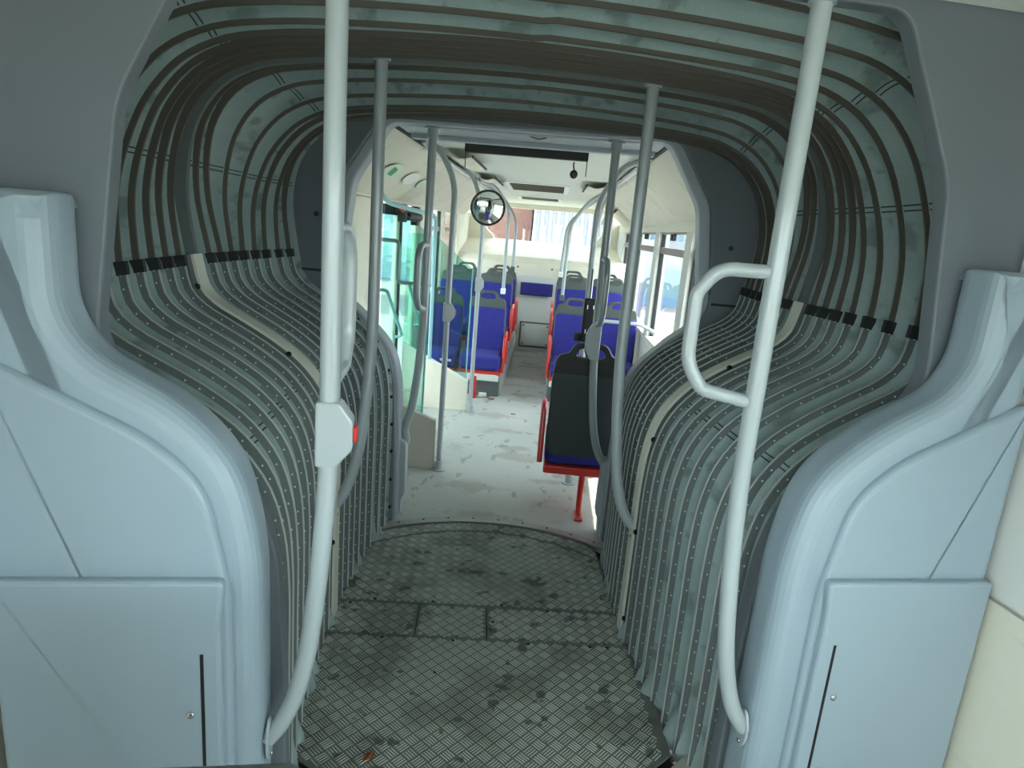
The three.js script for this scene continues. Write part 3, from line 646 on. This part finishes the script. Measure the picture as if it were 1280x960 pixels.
{
  const p = sidePole('thick white grab pole carrying a grey stop button box', frontAt(-0.495, 1.04), FA, -1, 2.155, 0.375, mat.poleWhite, 0.129);
  const q = FA; loopHandle(p, [0.17, -0.985], 1.265, 1.575, 0.13, 0.0175, mat.poleWhite);
  stopBox(p, 0, 1.145, 0.145, 0.052, true, mat.poleWhite);
  ceilingFlange(p, 2.155, mat.poleWhite);
  const r = sidePole('thick white grab pole with a wide loop handle and no button box', frontAt(0.468, 1.04), FA, 1, 2.155, 0.36, mat.poleWhite, 0.128);
  loopHandle(r, [-0.95, -0.3], 1.262, 1.555, 0.165, 0.0165, mat.poleWhite);
  ceilingFlange(r, 2.155, mat.poleWhite);
  const a = sidePole('grey grab pole on the middle frame, bending to door side bellows', frontAt(-0.478, 0, MA), MA, -1, 2.125, 0.488, mat.pole, 0.125);
  const b = sidePole('grey grab pole on the middle frame, bending to window side bellows', frontAt(0.463, 0, MA), MA, 1, 2.125, 0.468, mat.pole, 0.14);
  for (const t of [a, b]) part('top_cap', merge([cyl(0.031, 0.012, 0, 2.13, 0, 'y', 24)]), mat.trim, t);
  const l = sidePole('grey grab pole with narrow loop handle bending to the frame by tinted glass', [-0.484, -1.0], 0, -1, 2.068, 0.385, mat.pole, 0.085);
  loopHandle(l, [-0.18, 0.98], 1.165, 1.49, 0.12, 0.0175); ceilingFlange(l, 2.066);
  const k = sidePole('grey grab pole with loop handle in front of dark shelled seat', [0.43, -1.0], 0, 1, 2.062, 0.385, mat.pole, 0.13);
  loopHandle(k, [0.12, 0.99], 1.165, 1.49, 0.12, 0.0175); ceilingFlange(k, 2.066);
  stopBox(k, Math.PI, 1.06, 0.19, 0.05, false, mat.pole);
}
function footFlange(parent, m = mat.pole) { part('foot_flange', merge([cyl(0.045, 0.008, 0, 0.004, 0, 'y', 24), cyl(0.026, 0.06, 0, 0.035, 0, 'y', 20)]), m, parent); }
{ // standing poles of the seating area
  let t = thing('stanchion', 'grey stanchion with red stop button at the tinted screen', 'pole', [-0.463, 0, -1.69]);
  part('tube', pipe([[0, 0.02, 0], [0, 1.86, 0], [-0.10, 2.03, -0.02], [-0.17, 2.07, -0.05]], 0.0185, 0.10), mat.pole, t); footFlange(t); stopBox(t, 0.2, 1.06, 0.12, 0.045, true);
  t = thing('stanchion', 'grey stanchion beside the cream screen, carrying the round mirror', 'pole', [-0.437, 0, -3.16]);
  part('tube', pipe([[0, 0.02, 0], [0, 1.72, 0], [-0.09, 1.98, 0], [-0.18, 2.07, 0]], 0.0185, 0.12), mat.pole, t); footFlange(t); stopBox(t, 0.1, 1.13, 0.12, 0.045, false);
  t = thing('stanchion', 'pale stanchion rising from front row seat on the door side', 'pole', [-0.30, 0.0, -4.27]);
  part('tube', pipe([[0, 0.98, 0], [0, 1.80, 0], [-0.15, 2.0, 0], [-0.30, 2.06, 0]], 0.0175, 0.12), mat.poleWhite, t); part('clamp', rbox(0.05, 0.06, 0.05, 0, 0.99, 0, 0.01), mat.white, t);
  t = thing('stanchion', 'pale stanchion rising from second row seat on the door side', 'pole', [-0.27, 0.0, -5.12]);
  part('tube', pipe([[0, 1.16, 0], [0, 1.72, 0], [-0.18, 1.96, 0], [-0.32, 2.03, 0]], 0.0175, 0.12), mat.pole, t); part('clamp', rbox(0.05, 0.06, 0.05, 0, 1.17, 0, 0.01), mat.shellGrey, t);
  t = thing('stanchion', 'grey stanchion holding the black card reader', 'pole', [0.41, 0, -1.68]);
  part('tube', pipe([[0, 0.02, 0], [0, 1.82, 0], [0.13, 2.02, 0], [0.24, 2.06, 0]], 0.0185, 0.12), mat.pole, t); footFlange(t);
  t = thing('stanchion', 'grey stanchion joined to the horizontal rail before window seat', 'pole', [0.52, 0, -3.3]);
  part('tube', pipe([[0, 0.02, 0], [0, 1.80, 0], [0.08, 2.0, 0], [0.14, 2.05, 0]], 0.0185, 0.1), mat.pole, t); footFlange(t);
  part('side_rail', pipe([[0, 0.895, 0], [0.46, 0.895, 0], [0.60, 0.83, 0]], 0.016, 0.1), mat.pole, t); part('collar', cyl(0.024, 0.05, 0, 0.895, 0, 'y', 18), mat.white, t);
  t = thing('stanchion', 'pale stanchion rising from second row seat on the window side', 'pole', [0.275, 0, -4.95]);
  part('tube', pipe([[0, 1.15, 0], [0.02, 1.70, 0], [0.20, 1.90, 0.02], [0.38, 2.02, 0.04]], 0.0175, 0.12), mat.poleWhite, t); part('clamp', rbox(0.05, 0.06, 0.05, 0, 1.165, 0, 0.01), mat.white, t);
  t = thing('stanchion', 'grey stanchion rising from front row seat on the window side', 'pole', [0.30, 0, -4.15]);
  part('tube', pipe([[0, 0.98, 0], [0.01, 1.70, 0], [0.18, 1.94, 0.02], [0.36, 2.04, 0.04]], 0.0175, 0.12), mat.pole, t); part('clamp', rbox(0.05, 0.06, 0.05, 0, 0.985, 0, 0.01), mat.shellGrey, t);
  t = thing('ceiling_rail', 'grey handrail along the ceiling edge on the window side', 'rail', [0.655, 2.04, -3.9]);
  part('tube', pipe([[0.02, 0.03, 2.35], [0, 0, 2.2], [0, 0, -2.6]], 0.017, 0.1), mat.pole, t);
  for (const z of [2.0, 0.6, -0.8, -2.2]) part('bracket', rbox(0.03, 0.06, 0.03, 0.0, 0.02, z, 0.008), mat.pole, t);
  t = thing('ceiling_rail', 'grey handrail along the ceiling edge on the door side', 'rail', [-0.63, 2.03, -3.7]);
  part('tube', pipe([[-0.02, 0.04, 2.1], [0, 0, 1.95], [0, 0, -2.5]], 0.017, 0.1), mat.pole, t);
  for (const z of [1.7, 0.5, -0.7, -2.0]) part('bracket', rbox(0.03, 0.07, 0.03, 0.0, 0.025, z, 0.008), mat.pole, t);
  t = thing('door_rail', 'pale bent handrail high in the door bay behind tinted glass', 'rail', [-1.08, 0, -2.35]);
  part('tube', pipe([[0, 1.77, 0.0], [0.02, 1.72, -0.1], [0.26, 1.66, -0.75], [0.26, 0.45, -0.80]], 0.017, 0.06), mat.blueRail, t);
  t = thing('door_rail', 'grey angled handrail crossing the door bay', 'rail', [-0.92, 0, -2.25]);
  part('tube', pipe([[-0.19, 1.46, -0.02], [0.0, 1.46, 0], [0.0, 1.17, 0], [0.24, 1.17, 0.0]], 0.014, 0.04), mat.pole, t);
}
{ // black card reader
  const t = thing('card_reader', 'black card reader strapped to the stanchion', 'device', [0.425, 0.95, -1.645]);
  part('case', rbox(0.075, 0.27, 0.055, 0.0, 0.145, 0.012, 0.012, 3), mat.black, t);
  part('strap', rbox(0.10, 0.05, 0.07, -0.028, 0.035, -0.01, 0.01, 2), mat.rubber, t);
  for (const y of [0.08, 0.23]) for (const x of [-0.016, 0.02]) part('clip', rbox(0.008, 0.028, 0.008, x, y, 0.042, 0.003), mat.screw, t);
  part('cable', tube([[0.02, 0.02, 0], [0.0, -0.04, 0.01], [0.015, -0.09, 0], [-0.005, -0.14, 0.005]], 0.006, 24, 8), mat.black, t);
  part('aerial', cyl(0.004, 0.20, -0.005, 0.36, 0, 'y', 8), mat.rubber, t);
}
{ // convex mirror
  const t = thing('convex_mirror', 'round convex mirror with black rim hung near the ceiling', 'mirror', [-0.395, 1.76, -3.10]); t.rotation.set(0.12, 0.25, 0);
  const pr = []; const R = 0.42, a = Math.asin(0.132 / R); for (let i = 0; i <= 14; i++) { const q = a * i / 14; pr.push(new THREE.Vector2(Math.max(R * Math.sin(q), 1e-5), R * Math.cos(q) - R * Math.cos(a))); }
  part('glass', new THREE.LatheGeometry(pr.reverse(), 40).rotateX(Math.PI / 2), mat.mirror, t);
  part('rim', new THREE.TorusGeometry(0.136, 0.009, 12, 48), mat.black, t);
  part('backing', cyl(0.134, 0.02, 0, 0, -0.016, 'z', 36), mat.black, t);
  part('arm', tube([[0, 0, -0.03], [-0.02, 0.03, -0.05], [-0.05, 0.02, -0.06]], 0.010, 12, 8), mat.pole, t);
}
// tinted screens
function screen(pos, label, panelPts, glassPts, m, word, wordAt, group) {
  const t = thing('door_screen', label, 'screen', pos);
  part('lower_panel', extrude(shape(panelPts), 0.03, 0.004).translate(0, 0, -0.015), m, t);
  part('pane', extrude(shape(glassPts), 0.008, 0).translate(0, 0, -0.004), mat.teal, t, undefined, 'green tinted safety glass');
  const [a, b] = [panelPts[2], panelPts[3]];
  part('rim', pipe([[a[0], a[1], 0], [b[0], b[1], 0]], 0.014, 0.01, 8), mat.white, t);
  const n = glassPts.length, e0 = glassPts[1], e1 = glassPts[2];
  part('glass_edge', between(e0[0] - 0.002, e0[0] + 0.010, e0[1], e1[1], -0.008, 0.008, 0.002), mat.glassEdge, t);
  // etched maker's word, read from the other side
  const cv = document.createElement('canvas'); cv.width = 256; cv.height = 64; const c = cv.getContext('2d');
  c.fillStyle = '#000'; c.fillRect(0, 0, 256, 64); c.save(); c.translate(256, 0); c.scale(-1, 1); c.fillStyle = '#fff'; c.font = 'bold 50px sans-serif'; c.textAlign = 'center'; c.textBaseline = 'middle'; c.fillText(word, 128, 34, 250); c.restore();
  const al = new THREE.CanvasTexture(cv);
  const pm = new THREE.MeshStandardMaterial({ color: 0xe9f6f2, roughness: 0.6, alphaMap: al, transparent: true, side: THREE.DoubleSide });
  const pg = new THREE.PlaneGeometry(0.135, 0.034); part('etched_word', pg.translate(wordAt[0], wordAt[1], 0.0055), pm, t);
  return t;
}
screen([-0.463, 0, -1.70], 'green tinted glass screen above beige panel, near the bellows frame',
  [[-0.45, 0.0], [-0.03, 0.0], [-0.035, 0.335], [-0.45, 0.49]], [[-0.43, 0.48], [-0.135, 0.375], [-0.135, 1.53], [-0.35, 1.675], [-0.43, 1.695]], mat.beige, 'SEKURIT', [-0.245, 0.525]);
screen([-0.45, 0, -3.20], 'green tinted glass screen above cream panel, before the front seats',
  [[-0.62, 0.0], [-0.02, 0.0], [-0.025, 0.27], [-0.62, 0.56]], [[-0.62, 0.55], [-0.05, 0.28], [-0.05, 1.25], [-0.38, 1.51], [-0.62, 1.51]], mat.cream, 'SEKURIT', [-0.235, 0.445]);
{
  const t = thing('display_bar', 'long black display bar hung under the ceiling', 'display', [-0.047, 2.062, -1.72]);
  part('case', rbox(0.745, 0.055, 0.05, 0, 0.0, 0, 0.006), mat.black, t);
  for (const x of [-0.365, 0.365]) { part('hanger', rbox(0.02, 0.05, 0.02, x, 0.045, 0, 0.004), mat.black, t); part('wire', cyl(0.003, 0.09, x * 1.005, -0.07, 0, 'y', 6), mat.rubber, t); }
  const c = thing('dangling_camera', 'small black camera dangling on a cable below the display bar', 'camera', [0.247, 1.935, -1.70]);
  part('body', new THREE.SphereGeometry(0.024, 18, 12).scale(1, 1.1, 1).translate(0, 0.02, 0), mat.black, c);
  part('lens', cyl(0.012, 0.02, 0.002, 0.016, 0.022, 'z', 14), mat.shell, c);
  part('cable', tube([[0, 0.045, 0], [-0.006, 0.07, 0], [-0.004, 0.09, -0.01]], 0.0045, 12, 8), mat.black, c);
}
for (const [z, d, w, y] of [[-4.9, 0.85, 0.62, 2.062], [-6.35, 0.5, 0.52, 2.022]]) {
  const v = thing('ceiling_vent', z > -5 ? 'large dark ceiling grille with white frame' : 'smaller dark ceiling grille near the rear window', 'vent', [-0.06, y, z]); v.rotation.x = -0.029;
  for (const s of [-1, 1]) { part('frame', rbox(0.05, 0.02, d, s * (w / 2), 0, 0, 0.004), mat.white, v); part('frame', rbox(w, 0.02, 0.04, 0, 0, s * d / 2, 0.004), mat.white, v); }
  part('grille', rbox(w - 0.05, 0.012, d - 0.04, 0, 0.006, 0, 0.002), mat.grille, v);
  for (let k = 0; k < 9; k++) part('slat', rbox(w - 0.06, 0.006, 0.02, 0, -0.003, lerp(-d / 2 + 0.06, d / 2 - 0.06, k / 8), 0.002), mat.grille, v);
}
{ // ceiling flaps hanging along the edges
  for (const [x, z, s, l] of [[-0.52, -2.55, -1, 'cream translucent ceiling flap hanging open near display bar'], [-0.52, -4.3, -1, 'cream ceiling flap hanging open above the mirror'], [0.52, -4.3, 1, 'cream ceiling flap above the window side stanchions']]) {
    const f = thing('ceiling_flap', l, 'flap', [x, 2.06, z]); f.rotation.z = s * 0.10;
    part('panel', grid(8, 2, (i, j) => { const t = i / 7; return [(t - 0.5) * 0.20, -0.03 * Math.sin(t * 3.14), (j - 0.5) * 0.9, t, j]; }), mat.cream, f);
    part('edge', rbox(0.012, 0.018, 0.9, s * -0.10, 0, 0, 0.004), mat.rubber, f);
  }
  const h = thing('cove_cover', 'curved cream cover swung down from the cove by rear window', 'cover', [0.86, 1.72, -5.9]);
  part('outer_skin', grid(12, 6, (i, j) => { const t = i / 11, a = lerp(0.1, 1.45, t); return [0.30 - 0.42 * Math.cos(a) * 1, 0.34 * Math.sin(a), (j / 5 - 0.5) * 0.7, t, j]; }, false, 0), mat.cream, h);
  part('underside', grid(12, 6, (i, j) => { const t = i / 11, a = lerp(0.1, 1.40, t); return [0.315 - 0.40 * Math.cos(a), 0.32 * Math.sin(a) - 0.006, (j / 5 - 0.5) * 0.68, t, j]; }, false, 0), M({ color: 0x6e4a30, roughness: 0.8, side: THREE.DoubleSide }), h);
}
mat.cream.side = mat.creamDark.side = THREE.DoubleSide;
// ================================================================ litter
function leaf(label, x, y, z, size, m, seedv) {
  const t = part('fallen_leaf', grid(7, 7, (i, j) => {
    const a = i / 6 * 2 - 1, b = j / 6 * 2 - 1, w = (1 - a * a * 0.8) * (0.75 + 0.25 * Math.sin(seedv + a * 7));
    return [a * size, 0.006 + size * 0.22 * (0.5 + 0.5 * Math.sin(a * 3 + b * 4 + seedv)), b * w * size * 0.6, a, b];
  }, false, 0), m, null);
  t.position.set(x, y, z); t.rotation.y = seedv; return tag(t, label, 'leaf');
}
leaf('curled brown dry leaf on the tread plate', -0.249, 0.001, 0.775, 0.026, mat.leaf, 1.1);
leaf('tiny dark leaf scrap on tread plate, nearer the plain front plate centre', -0.12, 0.001, 0.36, 0.010, mat.leafDark, 2.3);
leaf('dry brown leaf beside the red leg of the podium seat', -0.29, 0.0, -3.66, 0.035, mat.leaf, 0.6);
leaf('dark crumpled leaf against the seat podium', -0.33, 0.0, -3.74, 0.026, mat.leafDark, 4.2);
leaf('small dark leaf lying in the middle of the vinyl aisle', -0.05, 0.0, -3.2, 0.022, mat.leafDark, 3.4);
{
  const c = thing('paper_cup', 'white paper cup lying against the seat podium', 'cup', [-0.385, 0.024, -3.735], 0.3);
  part('wall', new THREE.CylinderGeometry(0.026, 0.020, 0.07, 20, 1, true).rotateZ(Math.PI / 2), M({ color: 0xd8d8d0, side: THREE.DoubleSide, roughness: 0.8 }), c);
  part('rim', new THREE.TorusGeometry(0.026, 0.0022, 8, 24).rotateY(Math.PI / 2).translate(-0.035, 0, 0), mat.paper, c);
  const l = thing('podium_leg', 'red steel post standing before the front seat podium', 'post', [-0.47, 0, -3.70]);
  part('post', rbox(0.04, 0.20, 0.035, 0, 0.11, 0, 0.006), mat.red, l); part('foot', rbox(0.05, 0.02, 0.07, 0, 0.010, 0, 0.005), mat.red, l);
}
// ================================================================ FRONT HALF (behind and beside the camera), turned by FA
function frontThing(name, label, cat) { return thing(name, label, cat, [0, 0, 0], FA, undefined, 'structure'); }
{
  const z0 = 0.93, z1 = 5.6;
  const f = frontThing('floor', 'grey vinyl floor of the front half', 'floor');
  const a = Array.from({ length: 33 }, (_, i) => { const t = lerp(Math.PI + 0.78, 2 * Math.PI - 0.78, i / 32); return [0.96 * Math.cos(t), 0.96 * Math.sin(t)]; });
  part('sheet', extrude(shape([[-1.24, -0.70], ...a, [1.24, -0.70], [1.24, -z1], [-1.24, -z1]]), 0.05, 0.001, 1).rotateX(-Math.PI / 2).translate(0, -0.05, 0), mat.vinyl, f);
  const c = frontThing('ceiling', 'pale ceiling of the front half', 'ceiling');
  part('sheet', between(-1.24, 1.24, 2.17, 2.26, z0 + 0.03, z1), mat.ceiling, c);
  const bk = frontThing('wall_front', 'cream bulkhead closing the front half', 'wall');
  part('dado', between(-1.24, 1.24, -0.05, 0.9, z1, z1 + 0.08), mat.cream, bk); part('header', between(-1.24, 1.24, 1.9, 2.26, z1, z1 + 0.08), mat.cream, bk);
  for (const s of [-1, 1]) part('post', between(s * 1.0, s * 1.24, 0.88, 1.92, z1, z1 + 0.08), mat.cream, bk);
  const wf = frontThing('window_8', 'windscreen closing the front half', 'window'); part('pane', between(-1.02, 1.02, 0.88, 1.92, z1 + 0.03, z1 + 0.04, 0.001), mat.glass, wf);
  [-1, 1].forEach((s, k) => {
    const w = frontThing(s < 0 ? 'wall_front_left' : 'wall_front_right', 'cream side wall of the front half, ' + (s < 0 ? 'door side' : 'window side'), 'wall');
    part('dado', between(s * 1.16, s * 1.24, -0.05, 0.80, z0 + 0.03, z1), mat.cream, w);
    part('header', between(s * 1.16, s * 1.24, 1.80, 2.20, z0 + 0.03, z1), mat.cream, w);
    const posts = [[z0 + 0.03, 1.9], [2.5, 2.62], [3.9, 4.02], [5.3, z1]];
    for (const [p, q] of posts) part('post', between(s * 1.16, s * 1.24, 0.78, 1.82, p, q), mat.winFrame, w);
    const wn = frontThing('window_' + (9 + k), s < 0 ? 'side windows of the front half on the door side' : 'side windows of the front half on the window side', 'window');
    for (let i = 0; i < 3; i++) part('pane', between(s * 1.197, s * 1.203, 0.79, 1.81, posts[i][1] - 0.01, posts[i + 1][0] + 0.01, 0.001), mat.glass, wn);
  });
}
{ // top of a dark seat back right in front of the camera
  const [x, z] = frontAt(-0.668, 1.69);
  const t = thing('seat_back', 'dark grey padded top of a seat back in the front half', 'seat back', [x, 0, z], FA);
  part('shell', rbox(0.50, 0.62, 0.06, -0.02, 0.585, 0, 0.028, 4), mat.shellGrey, t);
  part('corner_bolt', new THREE.SphereGeometry(0.006, 10, 8).translate(0.205, 0.888, 0.02), mat.screw, t);
  part('leg', cyl(0.018, 0.28, 0.1, 0.14, 0, 'y', 14), mat.red, t); part('leg', cyl(0.018, 0.28, -0.12, 0.14, 0, 'y', 14), mat.red, t);
}
// ================================================================ OUTSIDE
{
  const g = part('ground', new THREE.BoxGeometry(120, 0.1, 120).translate(0, -0.75, -10), mat.concrete, null, 'structure'); tag(g, 'pale concrete yard outside the windows', 'ground');
  const shed = thing('shed', 'white corrugated shed behind the rear window', 'building', [1.1, -0.7, -15]);
  const N = 30, W = 3;
  part('cladding', grid(2, N * 2, (i, j) => [-W / 2 + W * j / (N * 2 - 1), i * 4.6, 0.05 * (j % 4 < 2 ? 1 : -1), i, j], false, 0.3), M({ color: 0x8d9099, roughness: 0.7, side: THREE.DoubleSide }), shed);
  part('frame', rbox(W, 4.5, 3, 0, 2.25, -1.7, 0.02), mat.corrugated, shed);
  const h = thing('brick_house', 'reddish brown brick house next to the white shed', 'building', [-1.75, -0.7, -15.5]);
  part('wall', rbox(2.6, 5, 4, 0, 2.5, -2, 0.02), mat.brick, h); part('roof', rbox(2.9, 0.2, 4.4, 0, 5.1, -2, 0.02), mat.grille, h);
  for (const x of [-0.75, 0.55]) part('window', rbox(0.5, 0.6, 0.1, x, 3.2, 0.0, 0.01), mat.facadeDark, h);
  const wh = thing('ribbed_hall', 'pale cyan hall with upright cladding ribs beyond the door glass', 'building', [-16, -0.7, -24]);
  part('wall', rbox(24, 4.4, 4, 0, 2.2, -2, 0.02), M({ color: 0x8fb4bd, roughness: 0.7 }), wh);
  for (let k = 0; k < 30; k++) part('cladding_rib', rbox(0.14, 4.3, 0.12, -11.6 + k * 0.8, 2.16, 0.04, 0.01), mat.facadePale, wh);
  const b = thing('depot_hall', 'pale depot hall with blue gates beyond the side windows', 'building', [8.6, -0.7, -26], -Math.PI / 2);
  part('wall', rbox(4, 5.5, 12, 2.0, 2.75, 0, 0.02), mat.facadePale, b);
  for (let k = 0; k < 5; k++) { const z = -4.8 + k * 2.4, q = part('gate', rbox(0.2, 2.6, 1.5, -0.05, 1.3, z, 0.02), k % 2 ? mat.facadeBlue : mat.facadeDark, b); for (let i = 1; i < 4; i++) part('gate_rib', rbox(0.05, 0.06, 1.45, -0.12, i * 0.65, z, 0.005), mat.facadePale, q); }
  const l = thing('depot_wall', 'pale blue clad building beyond the door bay', 'building', [-13, -0.7, -2]);
  part('wall', rbox(4, 4.6, 28, -2, 2.3, 0, 0.02), M({ color: 0x9fb9bf, roughness: 0.7 }), l);
  for (let k = 0; k < 7; k++) part('window', rbox(0.12, 1.3, 2.0, 0.02, 2.4, -11.5 + k * 3.7, 0.01), mat.facadeDark, l);
}
scene.traverse((o) => { if (o.isMesh) { o.castShadow = o.receiveShadow = true; } });
renderer.render(scene, camera);
